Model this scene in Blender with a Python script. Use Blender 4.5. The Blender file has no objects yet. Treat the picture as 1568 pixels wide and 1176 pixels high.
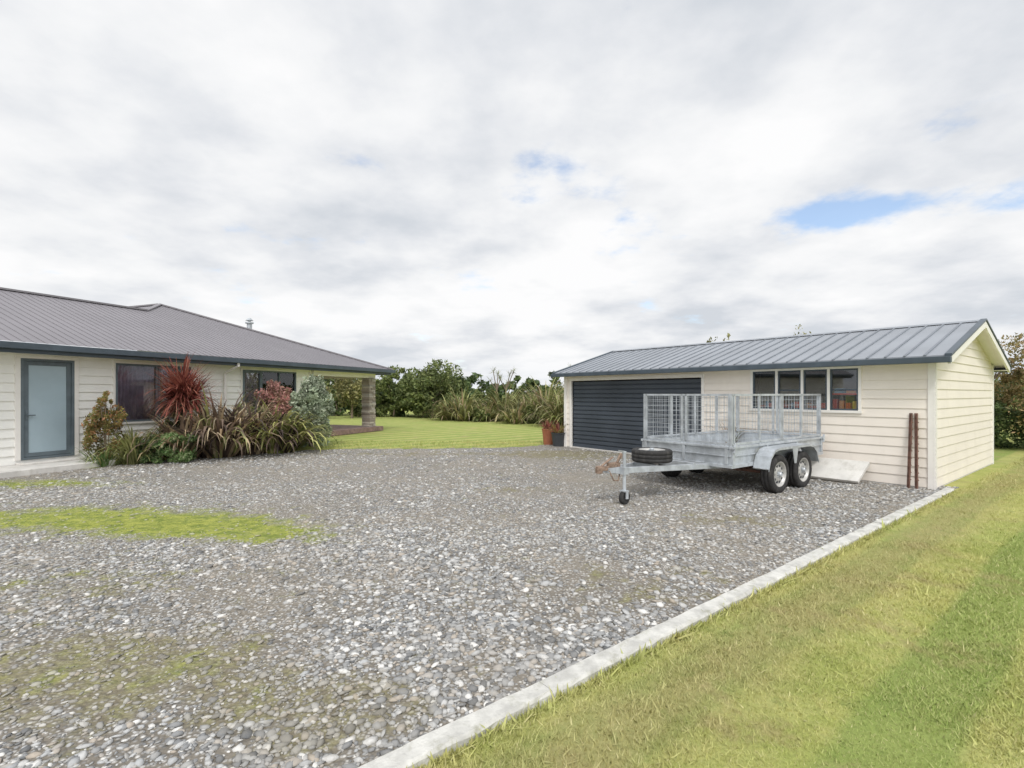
import bpy, bmesh, math, random
import numpy as np
from mathutils import Vector
random.seed(7); rng=np.random.default_rng(11)
scene=bpy.context.scene
scene.view_settings.view_transform='Standard'
try: scene.view_settings.look='None'
except: pass
scene.view_settings.exposure=0

# ---------------------------------------------------------------- helpers
def link(o,parent=None):
    scene.collection.objects.link(o)
    if parent: o.parent=parent
    return o
def empty(name):
    e=bpy.data.objects.new(name,None); e.empty_display_size=.3
    return link(e)
def frame(o,ax,ay):
    ox,oy=o[0],o[1]; oz=o[2] if len(o)>2 else 0
    return lambda a,b,z:(ox+a*ax[0]+b*ay[0], oy+a*ax[1]+b*ay[1], oz+z)
WORLD=frame((0,0),(1,0),(0,1))
class B:
    def __init__(s,F=WORLD): s.v=[];s.f=[];s.F=F
    def add(s,pts,faces):
        n=len(s.v); s.v+= [s.F(*p) for p in pts]; s.f+=[tuple(i+n for i in f) for f in faces]
    def box(s,a0,a1,b0,b1,z0,z1):
        s.add([(a0,b0,z0),(a1,b0,z0),(a1,b1,z0),(a0,b1,z0),(a0,b0,z1),(a1,b0,z1),(a1,b1,z1),(a0,b1,z1)],
          [(0,3,2,1),(4,5,6,7),(0,1,5,4),(1,2,6,5),(2,3,7,6),(3,0,4,7)])
    def poly(s,pts): s.add(pts,[tuple(range(len(pts)))])
    def extrude(s,pts,vec):
        n=len(pts); top=[(p[0]+vec[0],p[1]+vec[1],p[2]+vec[2]) for p in pts]
        s.add(list(pts)+top,[tuple(range(n))[::-1],tuple(range(n,2*n))]+[(i,(i+1)%n,(i+1)%n+n,i+n) for i in range(n)])
    def beam(s,p,q,w,h=None,n=4,r2=None):
        h=h or w; P=Vector(p);Q=Vector(q);d=(Q-P).normalized()
        up=Vector((0,0,1)) if abs(d.z)<.95 else Vector((1,0,0))
        x=d.cross(up).normalized(); y=x.cross(d).normalized()
        pts=[]
        for C,k in((P,1),(Q,r2 or 1)):
            for i in range(n):
                an=2*math.pi*(i+.5)/n; m=(.7071 if n==4 else .5)
                pts.append(tuple(C+x*(math.cos(an)*w*m*k)+y*(math.sin(an)*h*m*k)))
        s.add(pts,[tuple(range(n))[::-1],tuple(range(n,2*n))]+[(i,(i+1)%n,(i+1)%n+n,i+n) for i in range(n)])
    def lathe(s,c,axis,prof,n=32,closed=True):
        c=Vector(c);ax=Vector(axis).normalized()
        up=Vector((0,0,1)) if abs(ax.z)<.9 else Vector((1,0,0))
        x=ax.cross(up).normalized();y=ax.cross(x).normalized()
        m=len(prof);pts=[];fs=[]
        for i in range(n):
            an=2*math.pi*i/n
            for r,o in prof: pts.append(tuple(c+ax*o+(x*math.cos(an)+y*math.sin(an))*r))
        for i in range(n):
            j=(i+1)%n
            for k in range(m if closed else m-1):
                l=(k+1)%m; fs.append((i*m+k,j*m+k,j*m+l,i*m+l))
        s.add(pts,fs)
    def obj(s,name,mat,parent=None,bevel=0,smooth=False):
        me=bpy.data.meshes.new(name); me.from_pydata(s.v,[],s.f)
        bm=bmesh.new(); bm.from_mesh(me); bmesh.ops.recalc_face_normals(bm,faces=bm.faces[:]); bm.to_mesh(me); bm.free()
        me.materials.append(mat); o=bpy.data.objects.new(name,me); link(o,parent)
        if bevel:
            m=o.modifiers.new('bevel','BEVEL'); m.width=bevel; m.segments=2; m.limit_method='ANGLE'
        if smooth:
            me.polygons.foreach_set('use_smooth',[True]*len(me.polygons))
        return o
def mesh_np(name,V,Fc,mats,parent=None,midx=None,smooth=False):
    me=bpy.data.meshes.new(name); k=Fc.shape[1]
    me.vertices.add(len(V)); me.vertices.foreach_set('co',V.astype(np.float32).ravel())
    me.loops.add(Fc.size); me.loops.foreach_set('vertex_index',Fc.astype(np.int32).ravel())
    me.polygons.add(len(Fc)); me.polygons.foreach_set('loop_start',np.arange(0,Fc.size,k,dtype=np.int32))
    me.polygons.foreach_set('loop_total',np.full(len(Fc),k,dtype=np.int32))
    for m in mats: me.materials.append(m)
    if midx is not None: me.polygons.foreach_set('material_index',midx.astype(np.int32))
    if smooth: me.polygons.foreach_set('use_smooth',np.ones(len(Fc),dtype=bool))
    me.update(calc_edges=True); me.validate()
    o=bpy.data.objects.new(name,me); return link(o,parent)

# ---------------------------------------------------------------- materials
class N:
    def __init__(s,nt): s.nt=nt
    def n(s,t,**k):
        nd=s.nt.nodes.new(t)
        for a,b in k.items(): setattr(nd,a,b)
        return nd
    def put(s,sock,v):
        if isinstance(v,bpy.types.NodeSocket): s.nt.links.new(v,sock)
        else: sock.default_value=v
    def math(s,op,a,b=0,c=0,clamp=False):
        m=s.n('ShaderNodeMath',operation=op); m.use_clamp=clamp
        s.put(m.inputs[0],a); s.put(m.inputs[1],b); s.put(m.inputs[2],c); return m.outputs[0]
    def noise(s,vec,scale,detail=4,rough=.55,dist=0):
        m=s.n('ShaderNodeTexNoise'); s.put(m.inputs['Vector'],vec)
        m.inputs['Scale'].default_value=scale;m.inputs['Detail'].default_value=detail
        m.inputs['Roughness'].default_value=rough;m.inputs['Distortion'].default_value=dist
        return m.outputs['Fac']
    def mix(s,f,a,b,mode='MIX'):
        m=s.n('ShaderNodeMix',data_type='RGBA',blend_type=mode)
        s.put(m.inputs[0],f); 
        for i,v in((6,a),(7,b)):
            if isinstance(v,(tuple,list)): v=tuple(v)+(1,) if len(v)==3 else v
            s.put(m.inputs[i],v)
        return m.outputs[2]
    def rng(s,v,a,b,c=0,d=1,smooth=True):
        m=s.n('ShaderNodeMapRange'); 
        if smooth: m.interpolation_type='SMOOTHSTEP'
        s.put(m.inputs[0],v); m.inputs[1].default_value=a;m.inputs[2].default_value=b;m.inputs[3].default_value=c;m.inputs[4].default_value=d
        return m.outputs[0]
    def ramp(s,f,stops):
        r=s.n('ShaderNodeValToRGB'); s.put(r.inputs[0],f); e=r.color_ramp.elements
        while len(e)<len(stops): e.new(.5)
        for el,(p,c) in zip(e,stops): el.position=p; el.color=tuple(c)+(1,)
        return r.outputs[0]
    def pos(s,sx=1,sy=1,sz=1):
        g=s.n('ShaderNodeNewGeometry').outputs['Position']
        if (sx,sy,sz)==(1,1,1): return g
        m=s.n('ShaderNodeMapping'); s.put(m.inputs[0],g); m.inputs['Scale'].default_value=(sx,sy,sz); return m.outputs[0]
    def island(s): return s.n('ShaderNodeNewGeometry').outputs['Random Per Island']
    def bump(s,h,st=.3,d=.01):
        b=s.n('ShaderNodeBump'); s.put(b.inputs['Height'],h); b.inputs['Strength'].default_value=st; b.inputs['Distance'].default_value=d
        return b.outputs[0]
def newmat(name,rough=.7,metal=0,spec=.4):
    m=bpy.data.materials.new(name); m.use_nodes=True; nt=m.node_tree; b=nt.nodes['Principled BSDF']
    b.inputs['Roughness'].default_value=rough; b.inputs['Metallic'].default_value=metal
    b.inputs['Specular IOR Level'].default_value=spec
    return m,N(nt),b
def simple(name,col,rough=.6,metal=0,var=.15,scale=3,bump=0,bscale=60,spec=.4,dirt=None):
    m,n,b=newmat(name,rough,metal,spec)
    f=n.rng(n.noise(n.pos(),scale,5,.6),.3,.7)
    c=n.mix(f,[x*(1-var) for x in col],[min(1,x*(1+var)) for x in col])
    if dirt:
        f2=n.rng(n.noise(n.pos(2,2,.6),dirt[1],6,.7),.5,.75,0,dirt[2])
        c=n.mix(f2,c,dirt[0])
    n.put(b.inputs['Base Color'],c)
    if bump: n.put(b.inputs['Normal'],n.bump(n.noise(n.pos(),bscale,3),bump,.01))
    return m
def foliage(name,cols,trans=.3,rough=.55):
    m,n,b=newmat(name,rough,0,.3)
    c=n.ramp(n.island(),[(i/(len(cols)-1),c) for i,c in enumerate(cols)])
    f=n.rng(n.noise(n.pos(),1.6,2),.35,.65,.65,1.3)
    c2=n.mix(1.0,c,f,'MULTIPLY')
    n.put(b.inputs['Base Color'],c2)
    t=n.n('ShaderNodeBsdfTranslucent'); n.put(t.inputs[0],c2)
    ms=n.n('ShaderNodeMixShader'); ms.inputs[0].default_value=trans
    n.nt.links.new(b.outputs[0],ms.inputs[1]); n.nt.links.new(t.outputs[0],ms.inputs[2])
    n.nt.links.new(ms.outputs[0],n.nt.nodes['Material Output'].inputs[0])
    return m

def ell(n,X,Y,cx,cy,rx,ry):
    a=n.math('MULTIPLY_ADD',X,1/rx,-cx/rx);b_=n.math('MULTIPLY_ADD',Y,1/ry,-cy/ry)
    d=n.math('MULTIPLY_ADD',a,a,n.math('MULTIPLY',b_,b_))
    return n.math('EXPONENT',n.math('MULTIPLY',d,-1))
MOSS=[(-3.8,6.05,1.0,.50,1.05),(-5.7,6.5,1.7,.65,.85),(-8.4,8.9,1.5,.5,.7),(-2.6,5.7,.7,.38,.6),(-2.4,2.9,.9,.35,.30),(-3.6,4.3,.9,.4,.28)]
SOIL=[(-2.3,2.9,1.3,.6,.8),(0.0,8.4,.9,.45,.55),(-.9,2.5,.6,.4,.6),(-3.4,4.2,1.1,.6,.5),(1.1,4.2,1.3,.8,.45),(2.9,6.3,1.6,.6,.5),(1.5,13.2,1.8,1.4,.7),(-3,13.4,4,.7,.5),(-4.6,6.2,2.6,.9,.5)]
def masks(n):
    sp=n.n('ShaderNodeSeparateXYZ'); n.put(sp.inputs[0],n.pos()); X,Y=sp.outputs[0],sp.outputs[1]
    out=[]
    for L in (MOSS,SOIL):
        t=None
        for cx,cy,rx,ry,w in L:
            e=ell(n,X,Y,cx,cy,rx,ry); t=n.math('MULTIPLY_ADD',e,w,0 if t is None else t)
        out.append(t)
    return out
def ground_mask(n,t,nz,lo=.35,hi=.65):
    return n.rng(n.math('ADD',t,n.math('MULTIPLY_ADD',nz,1.8,-.9)),lo,hi)

# gravel bed
mGravel,n,b=newmat('gravel',.95,0,.2)
v=n.n('ShaderNodeTexVoronoi'); v.inputs['Scale'].default_value=42; n.put(v.inputs['Vector'],n.pos(1,1,.1))
v2=n.n('ShaderNodeTexVoronoi'); v2.inputs['Scale'].default_value=19; n.put(v2.inputs['Vector'],n.pos(1,1,.1))
sc=n.n('ShaderNodeSeparateColor'); n.nt.links.new(v.outputs['Color'],sc.inputs[0])
st=n.ramp(sc.outputs[0],[(0,(.14,.138,.132)),(.3,(.29,.283,.272)),(.6,(.42,.41,.39)),(.85,(.56,.545,.52)),(1,(.76,.745,.71))])
c=n.mix(n.rng(v.outputs['Distance'],.25,.62),st,(.20,.18,.152))
big=n.rng(n.noise(n.pos(),.6,5,.65),.40,.66)
c=n.mix(n.math('MULTIPLY',big,.5),c,(.30,.265,.215))
mo,so=masks(n); nz=n.noise(n.pos(),3.2,6,.68)
c=n.mix(n.math('MULTIPLY',ground_mask(n,so,nz),.7),c,n.mix(n.rng(n.noise(n.pos(),14,4),.35,.65),(.17,.145,.095),(.26,.24,.12)))
c=n.mix(n.math('MULTIPLY',ground_mask(n,mo,nz,.12,.75),.92),c,n.mix(n.rng(n.noise(n.pos(),7,6,.75),.36,.64),(.15,.20,.03),(.36,.38,.075)))
n.put(b.inputs['Base Color'],c)
n.put(b.inputs['Normal'],n.bump(n.math('ADD',n.math('MULTIPLY',v.outputs['Distance'],-1),n.math('MULTIPLY',v2.outputs['Distance'],-1)),.7,.02))
# stones
mStone,n,b=newmat('gravel_stone',.8,0,.3)
st=n.ramp(n.island(),[(0,(.13,.135,.14)),(.22,(.26,.265,.27)),(.48,(.37,.37,.36)),(.60,(.43,.375,.31)),(.70,(.41,.42,.425)),(.90,(.56,.555,.54)),(1,(.80,.785,.75))])
nz=n.noise(n.pos(),3.2,5,.68); st=n.mix(n.rng(n.noise(n.pos(),80,2,.6),.4,.7,0,.3),st,(.27,.25,.225))
st=n.mix(n.rng(n.noise(n.pos(),.6,5,.65),.40,.66,0,.28),st,(.33,.29,.235))
mo,so=masks(n)
st=n.mix(n.math('MULTIPLY',ground_mask(n,so,nz),.4),st,(.27,.235,.16))
st=n.mix(n.math('MULTIPLY',ground_mask(n,mo,nz,.2,.8),.6),st,(.30,.315,.10))
n.put(b.inputs['Base Color'],st)
# lawn
def lawn_col(n,isl=False):
    p=n.pos()
    big=n.rng(n.noise(p,.35,3,.6),.35,.65); mid=n.rng(n.noise(p,2.4,6,.7),.38,.64)
    c=n.mix(big,(.42,.43,.13),(.33,.39,.105))
    c=n.mix(n.math('MULTIPLY',mid,.6),c,(.56,.52,.21))
    sp=n.n('ShaderNodeSeparateXYZ'); n.put(sp.inputs[0],p)
    wd=n.math('MULTIPLY_ADD',sp.outputs[0],.623,n.math('MULTIPLY',sp.outputs[1],-.782))
    w=n.math('ADD',wd,n.math('MULTIPLY',n.noise(p,.8,2),.15))
    s=n.math('SINE',n.math('MULTIPLY',w,7.4)); c=n.mix(n.rng(s,-.25,.35,0,.75),c,(.235,.32,.08))
    ks=n.rng(n.math('ADD',n.math('ABSOLUTE',n.math('ADD',wd,1.55)),n.math('MULTIPLY',n.noise(p,1.5,4,.7),.8)),.35,.9,.75,0)
    c=n.mix(ks,c,(.42,.355,.17))
    br=n.rng(n.noise(p,1.3,6,.72),.53,.66,0,.6); c=n.mix(br,c,(.39,.31,.16))
    dk=n.rng(n.noise(p,3.7,5,.7),.55,.70,0,.5); c=n.mix(dk,c,(.17,.24,.06))
    if isl:
        r=n.island(); c=n.mix(n.rng(r,0,1,0,.40,False),c,(.56,.55,.25)); c=n.mix(n.rng(n.math('FRACT',n.math('MULTIPLY',r,7.3)),.75,1,0,.55),c,(.60,.54,.30))
    else: c=n.mix(n.rng(n.noise(p,30,4,.7),.3,.7,0,.4),c,(.20,.23,.08))
    return c
mLawn,n,b=newmat('lawn_grass',.95,0,.15); n.put(b.inputs['Base Color'],lawn_col(n))
n.put(b.inputs['Normal'],n.bump(n.noise(n.pos(),60,4,.7),.6,.03))
mBlade,n,b=newmat('grass_blade',.7,0,.2); n.put(b.inputs['Base Color'],lawn_col(n,True))

mCream=simple('cream_weatherboard',(.83,.765,.69),.5,var=.03,scale=1.5,bump=.05,dirt=((.60,.54,.46),1.2,.25))
mWhiteBoard=simple('house_weatherboard',(.87,.86,.82),.5,var=.02,scale=1.5,dirt=((.66,.63,.57),1.2,.12))
mTrim=simple('white_trim',(.83,.80,.76),.5,var=.03)
mPanel=simple('weathered_white_panel',(.66,.645,.61),.6,var=.08,scale=4,dirt=((.42,.40,.35),3,.6))
mSoffit=simple('soffit_paint',(.76,.72,.65),.7,var=.05)
mDark=simple('dark_gutter_steel',(.065,.085,.105),.35,var=.15)
mDoorDark=simple('garage_door_steel',(.06,.072,.09),.42,var=.12,scale=1.2)
mRoof=simple('shed_roof_steel',(.30,.32,.35),.42,metal=.1,var=.08,scale=.8)
mRoofRib=simple('shed_roof_rib',(.20,.218,.245),.45,metal=.1,var=.1)
mHRoof=simple('house_roof_steel',(.24,.226,.243),.5,metal=.1,var=.06,scale=.6)
mHRib=simple('house_roof_rib',(.225,.212,.228),.5,metal=.1,var=.06)
mConc=simple('kerb_concrete',(.55,.54,.505),.85,var=.18,scale=9,bump=.5,bscale=70,dirt=((.29,.285,.21),4,.85))
mPath=simple('path_concrete',(.62,.60,.57),.85,var=.12,scale=4,bump=.2,dirt=((.36,.35,.3),3,.5))
mGalv=simple('galvanised_steel',(.50,.53,.56),.42,metal=.4,var=.2,scale=6,bump=.04,dirt=((.30,.31,.32),3.5,.55))
mRubber=simple('tyre_rubber',(.033,.032,.032),.85,var=.3,scale=20,bump=.2,dirt=((.12,.11,.10),8,.5))
mRim=simple('wheel_rim_steel',(.52,.51,.49),.4,metal=.3,var=.15,scale=9)
mRust=simple('rusty_steel',(.19,.105,.08),.9,var=.35,scale=14,bump=.3,dirt=((.08,.06,.05),9,.8))
mRustGalv=simple('weathered_coupling',(.28,.20,.15),.8,metal=.2,var=.4,scale=22,bump=.3)
mWood=simple('deck_timber',(.24,.16,.14),.7,var=.25,scale=6)
mPot=simple('dark_pot',(.05,.055,.06),.5)
mTerra=simple('terracotta',(.35,.13,.07),.8,var=.2)
mCurt=simple('curtain_fabric',(.46,.37,.46),.9,var=.2,scale=3)
mInt=simple('interior_lining',(.30,.26,.22),.9,var=.2)
mRed=simple('red_paint',(.85,.06,.03),.5,var=.1)
mOrange=simple('orange_paint',(.90,.30,.04),.5,var=.1)
mYel=simple('yellow_paint',(.88,.60,.08),.5,var=.1)
mBlueBox=simple('blue_plastic',(.12,.34,.6),.5)
mLamp=simple('red_lens',(.35,.02,.02),.25)
mStoneCol,n,b=newmat('stacked_stone',.9,0,.3)
n.put(b.inputs['Base Color'],n.mix(n.rng(n.noise(n.pos(),25,5),.3,.7,0,.4),n.ramp(n.island(),[(0,(.20,.17,.15)),(.4,(.42,.36,.31)),(.7,(.36,.34,.33)),(1,(.62,.56,.49))]),(.20,.17,.155)))
n.put(b.inputs['Normal'],n.bump(n.noise(n.pos(),40,5),.5,.02))
mGlass=bpy.data.materials.new('window_glass'); mGlass.use_nodes=True; nt=mGlass.node_tree; n=N(nt); nt.nodes.remove(nt.nodes['Principled BSDF'])
tr=n.n('ShaderNodeBsdfTransparent'); tr.inputs[0].default_value=(.9,.92,.93,1); gl=n.n('ShaderNodeBsdfGlossy'); gl.inputs['Roughness'].default_value=.02
fr=n.n('ShaderNodeFresnel'); fr.inputs[0].default_value=1.5; ms=n.n('ShaderNodeMixShader')
nt.links.new(n.math('ADD',fr.outputs[0],.05),ms.inputs[0]); nt.links.new(tr.outputs[0],ms.inputs[1]); nt.links.new(gl.outputs[0],ms.inputs[2]); nt.links.new(ms.outputs[0],nt.nodes['Material Output'].inputs[0])
mFrost=simple('frosted_glass',(.38,.48,.54),.12,var=.06,scale=1,spec=.8)
mFrame=simple('door_frame_aluminium',(.12,.15,.17),.4)
mBark=simple('bark',(.20,.155,.115),.95,var=.35,scale=12,bump=.5)

# ---------------------------------------------------------------- ground
b=B(); b.poly([(-700,-200,0),(700,-200,0),(700,900,0),(-700,900,0)]); b.obj('lawn_ground',mLawn)
d2=(.782,.623)
def kerb(w): return (7.13-d2[0]*w, 8.30-d2[1]*w)
far=[(7.6,8.55),(4.5,12.4),(2.2,15.3),(1.25,16.0),(.3,15.1),(-2,14.7),(-5,14.5),(-6.6,14.0),(-7.6,13.1),(-8.2,12.3),(-8.6,11.6),(-9.4,10.2),(-12,4),(-17,-4)]
pts=[]
for i in range(len(far)-1):
    p,q=Vector(far[i]),Vector(far[i+1]); L=(q-p).length; k=max(1,int(L/.18))
    for j in range(k):
        r=p.lerp(q,j/k); am=.14 if i>2 else 0
        pts.append((r.x+random.uniform(-am,am),r.y+random.uniform(-am,am),.006))
pts.append((-17,-4,.006)); kk=kerb(21); pts.append((kk[0],kk[1],.006)); pts.append((kerb(0)[0],kerb(0)[1],.006))
b=B(); b.poly(pts); b.obj('gravel_driveway',mGravel)
GP=np.array([(p[0],p[1]) for p in pts])
def inpoly(x,y,P):
    ins=np.zeros(len(x),bool); j=len(P)-1
    for i in range(len(P)):
        c=((P[i,1]>y)!=(P[j,1]>y))&(x<(P[j,0]-P[i,0])*(y-P[i,1])/(P[j,1]-P[i,1]+1e-12)+P[i,0]); ins^=c; j=i
    return ins
def maskv(x,y,L):
    t=np.zeros(len(x))
    for cx,cy,rx,ry,w in L: t+=w*np.exp(-((x-cx)/rx)**2-((y-cy)/ry)**2)
    return t
def fnoise(x,y,s):
    t=np.zeros(len(x)); r=np.random.default_rng(5)
    for k in range(14):
        f=s*1.55**(k//2.4); a=r.uniform(0,6.28); t+=np.sin(f*(x*np.cos(a)+y*np.sin(a))+r.uniform(0,6.28))/(1+k*.22)
    return t/3.2
def band(y0,y1,dens,spread=1.3,extra=1.0):
    area=2*spread*(y1*y1-y0*y0)/2+2*extra*(y1-y0); m=int(area*dens)
    y=np.sqrt(rng.uniform(y0*y0,y1*y1,m)); x=rng.uniform(-1,1,m)*(spread*y+extra); return x,y
X=[];Y=[];S=[]
for y0,y1,dn,s0 in((1.0,3.6,3000,.0118),(3.6,6.0,1700,.0128),(6.0,9,850,.0135),(9,14.5,260,.015)):
    x,y=band(y0,y1,dn); s=s0*np.exp(np.clip(rng.normal(-.02,.45,len(x)),-1.1,.8)); X.append(x);Y.append(y);S.append(s)
X=np.concatenate(X);Y=np.concatenate(Y);S=np.concatenate(S)
cn=fnoise(X,Y,1.7)
keep=inpoly(X,Y,GP)&(rng.uniform(0,1,len(X))<np.clip(.70+.5*cn,.10,1))&(rng.uniform(0,1,len(X))>np.clip(maskv(X,Y,MOSS)*.95+cn*.45,0,.96))&(rng.uniform(0,1,len(X))>np.clip(maskv(X,Y,SOIL)*.8-cn*.25,0,.88))
X,Y,S=X[keep],Y[keep],S[keep]*np.clip(1+.3*fnoise(X[keep],Y[keep],.8),.7,1.35)
g=(1+5**.5)/2
ico=np.array([(-1,g,0),(1,g,0),(-1,-g,0),(1,-g,0),(0,-1,g),(0,1,g),(0,-1,-g),(0,1,-g),(g,0,-1),(g,0,1),(-g,0,-1),(-g,0,1)],float)/1.9
icf=np.array([(0,11,5),(0,5,1),(0,1,7),(0,7,10),(0,10,11),(1,5,9),(5,11,4),(11,10,2),(10,7,6),(7,1,8),(3,9,4),(3,4,2),(3,2,6),(3,6,8),(3,8,9),(4,9,5),(2,4,11),(6,2,10),(8,6,7),(9,8,1)])
def stones(name,X,Y,S,mat,z0=.006):
    m=len(X); V=ico[None]*rng.uniform(.7,1.22,(m,12,1))
    V=V*np.stack([rng.uniform(.9,1.6,m),rng.uniform(.7,1.1,m),rng.uniform(.3,.6,m)],1)[:,None,:]
    a=rng.uniform(0,6.28,m);t=rng.normal(0,.3,m)
    y=V[:,:,1]*np.cos(t)[:,None]-V[:,:,2]*np.sin(t)[:,None]; z=V[:,:,1]*np.sin(t)[:,None]+V[:,:,2]*np.cos(t)[:,None]
    x=V[:,:,0]; xx=x*np.cos(a)[:,None]-y*np.sin(a)[:,None]; yy=x*np.sin(a)[:,None]+y*np.cos(a)[:,None]
    V=np.stack([xx,yy,z],2)*S[:,None,None]; V[:,:,0]+=X[:,None];V[:,:,1]+=Y[:,None];V[:,:,2]+=(z0+S*.12)[:,None]
    Fc=(icf[None]+12*np.arange(m)[:,None,None]).reshape(-1,3)
    return mesh_np(name,V.reshape(-1,3),Fc,[mat])
stones('gravel_stones',X,Y,S,mStone)
print('stones',len(X))

def blades(name,X,Y,H,mat,z0=0):
    m=len(X); a=rng.uniform(0,6.28,m); w=H*rng.uniform(.10,.22,m); ln=H*rng.normal(0,.8,m); la=rng.uniform(0,6.28,m)
    p0=np.stack([X-np.cos(a)*w,Y-np.sin(a)*w,np.full(m,z0)],1);p1=np.stack([X+np.cos(a)*w,Y+np.sin(a)*w,np.full(m,z0)],1)
    p2=np.stack([X+np.cos(la)*ln,Y+np.sin(la)*ln,z0+H],1)
    return mesh_np(name,np.stack([p0,p1,p2],1).reshape(-1,3),np.arange(3*m).reshape(-1,3),[mat])
X=[];Y=[];S=[]
for y0,y1,dn,h in((1.0,3.2,17000,.0135),(3.2,5.5,8500,.016),(5.5,9,3200,.019),(9,14,800,.028)):
    x,y=band(y0,y1,dn,1.25,.6); s=h*np.exp(rng.normal(0,.3,len(x)))*np.clip(1+.4*fnoise(x,y,1.5),.5,1.7)
    side=(x-7.13)*.623-(y-8.30)*.782
    k=(side>.14+rng.normal(0,.02,len(x)))&~((x>7)&((x-7.03)*(-.62)+(y-8.39)*.784>-.02)&((x-7.03)*.784+(y-8.39)*.62<5.1))&(rng.uniform(0,1,len(x))<np.clip(.8+.4*fnoise(x,y,3.1),.2,1))
    X.append(x[k]);Y.append(y[k]);S.append(s[k])
x=rng.uniform(-9,1.5,24000);y=rng.uniform(12,17,24000);k=~inpoly(x,y,GP);X.append(x[k]);Y.append(y[k]);S.append(.04*np.exp(rng.normal(0,.3,k.sum())))
x=rng.uniform(-8,-2,60000);y=rng.uniform(5,9.3,60000);k=rng.uniform(0,1,60000)<maskv(x,y,MOSS)**2*.3;X.append(x[k]);Y.append(y[k]);S.append(.010*np.exp(rng.normal(0,.4,k.sum())))
w_=rng.uniform(0,13,9000); o_=np.abs(rng.normal(0,.02,9000)); x=7.13-d2[0]*w_+.623*(.135+o_); y=8.30-d2[1]*w_-.782*(.135+o_); X.append(x);Y.append(y);S.append(.03*np.exp(rng.normal(0,.35,9000)))
X=np.concatenate(X);Y=np.concatenate(Y);S=np.concatenate(S); print('blades',len(X))
blades('lawn_grass_blades',X,Y,S,mBlade)

# kerb
b=B(frame(kerb(0),(-d2[0],-d2[1]),(.623,-.782)))
w=-.05; 
while w<21:
    L=random.choice([2.4,1.8,3.0]); k=max(2,int(L/.12))
    off=random.uniform(-.005,.005); hz=random.uniform(-.005,.003)
    rows=[]
    for i in range(k+1):
        a=w+(L-.005)*i/k; j=lambda s=.005:random.uniform(-s,s)
        rows.append([(a,off+j(),-.02),(a,off+j(),.040+hz+j()),(a,off+.016+j(),.055+hz+j(.002)),(a,off+.114+j(),.055+hz+j(.002)),(a,off+.13+j(),.040+hz+j()),(a,off+.13+j(),-.02)])
    P=[p for r in rows for p in r]; fs=[]
    for i in range(k):
        for q in range(5): fs.append((i*6+q,i*6+q+1,i*6+q+7,i*6+q+6))
    fs+= [tuple(range(6)),tuple(range(k*6,k*6+6))]
    b.add(P,fs); w+=L
b.obj('concrete_kerb',mConc)

# ---------------------------------------------------------------- cladding
def clad(b,a0,a1,z0,z1,openings=(),bh=.165,lap=.02,clip=None):
    zs={z0,z1}; k=z0
    while k<z1: zs.add(round(k,4)); k+=bh
    for o in openings: zs|={o[2],o[3]}
    zs=sorted(z for z in zs if z0<=z<=z1)
    for s,e in zip(zs[:-1],zs[1:]):
        if e-s<.0005: continue
        mid=(s+e)/2; base=z0+math.floor((mid-z0)/bh+1e-6)*bh
        o0=lap*(1-(s-base)/bh)+.004;o1=lap*(1-(e-base)/bh)+.004
        iv=[(a0,a1)]
        for o in openings:
            if o[2]<mid<o[3]:
                nv=[]
                for p,q in iv:
                    if o[1]<=p or o[0]>=q: nv.append((p,q)); continue
                    if o[0]>p: nv.append((p,o[0]))
                    if o[1]<q: nv.append((o[1],q))
                iv=nv
        for p,q in iv:
            p0,q0,p1,q1=p,q,p,q
            if clip:
                l0,h0=clip(s);l1,h1=clip(e); p0,q0,p1,q1=max(p,l0),min(q,h0),max(p,l1),min(q,h1)
                if q0-p0<.01: continue
                if q1<p1: p1=q1=(p1+q1)/2
            b.add([(p0,o0,s),(q0,o0,s),(q1,o1,e),(p1,o1,e)],[(0,1,2,3)])
            if abs(s-base)<.002: b.add([(p0,.0,s),(q0,.0,s),(q0,o0,s),(p0,o0,s)],[(0,1,2,3)])

# ---------------------------------------------------------------- shed
S1=(-.62,.784);S2=(.784,.62);A=(7.03,8.39);SL=8.73;SW=5.0
shed=empty('weatherboard_garage_shed')
Ff=frame(A,S1,(-S2[0],-S2[1])); Fs=frame(A,S1,S2); Fg=frame(A,S2,(-S1[0],-S1[1]))
gd=(4.22,8.45,0,1.98); win=(1.08,3.02,1.29,2.07)
b=B(Ff); clad(b,0,SL,.03,2.2,[gd,win],lap=.016); b.obj('front_wall',mCream,shed)
clipg=lambda z:((max(0,(z-2.2)/.291-.22)),SW-max(0,(z-2.2)/.291-.22))
b=B(Fg); clad(b,0,SW,.03,2.97,clip=clipg,lap=.016); b.obj('gable_wall',mCream,shed)
Fl=frame((A[0]+S1[0]*SL,A[1]+S1[1]*SL),S2,S1); b=B(Fl); clad(b,0,SW,.03,2.97,clip=clipg); b.obj('far_gable_wall',mCream,shed)
Fb=frame((A[0]+S2[0]*SW,A[1]+S2[1]*SW),S1,S2); b=B(Fb); clad(b,0,SL,.03,2.2); b.obj('back_wall',mCream,shed)
b=B(Fs); b.box(-.01,SL+.01,-.01,SW+.01,-.05,.035); b.obj('slab',mPath,shed)
b=B(Ff)
b.box(-.032,.075,.0,.034,.0,2.2); b.box(SL-.075,SL+.032,0,.034,0,2.2)
b.box(gd[0]-.07,gd[0],-.02,.036,0,1.98);b.box(gd[1],gd[1]+.07,-.02,.036,0,1.98);b.box(gd[0]-.07,gd[1]+.07,-.02,.038,1.982,2.07)
b.box(win[0]-.06,win[1]+.06,-.02,.05,win[2]-.05,win[2]);b.box(win[0]-.05,win[1]+.05,-.02,.038,win[3],win[3]+.05)
for x0 in (win[0]-.05,win[1]): b.box(x0,x0+.05,-.02,.037,win[2],win[3])
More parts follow.
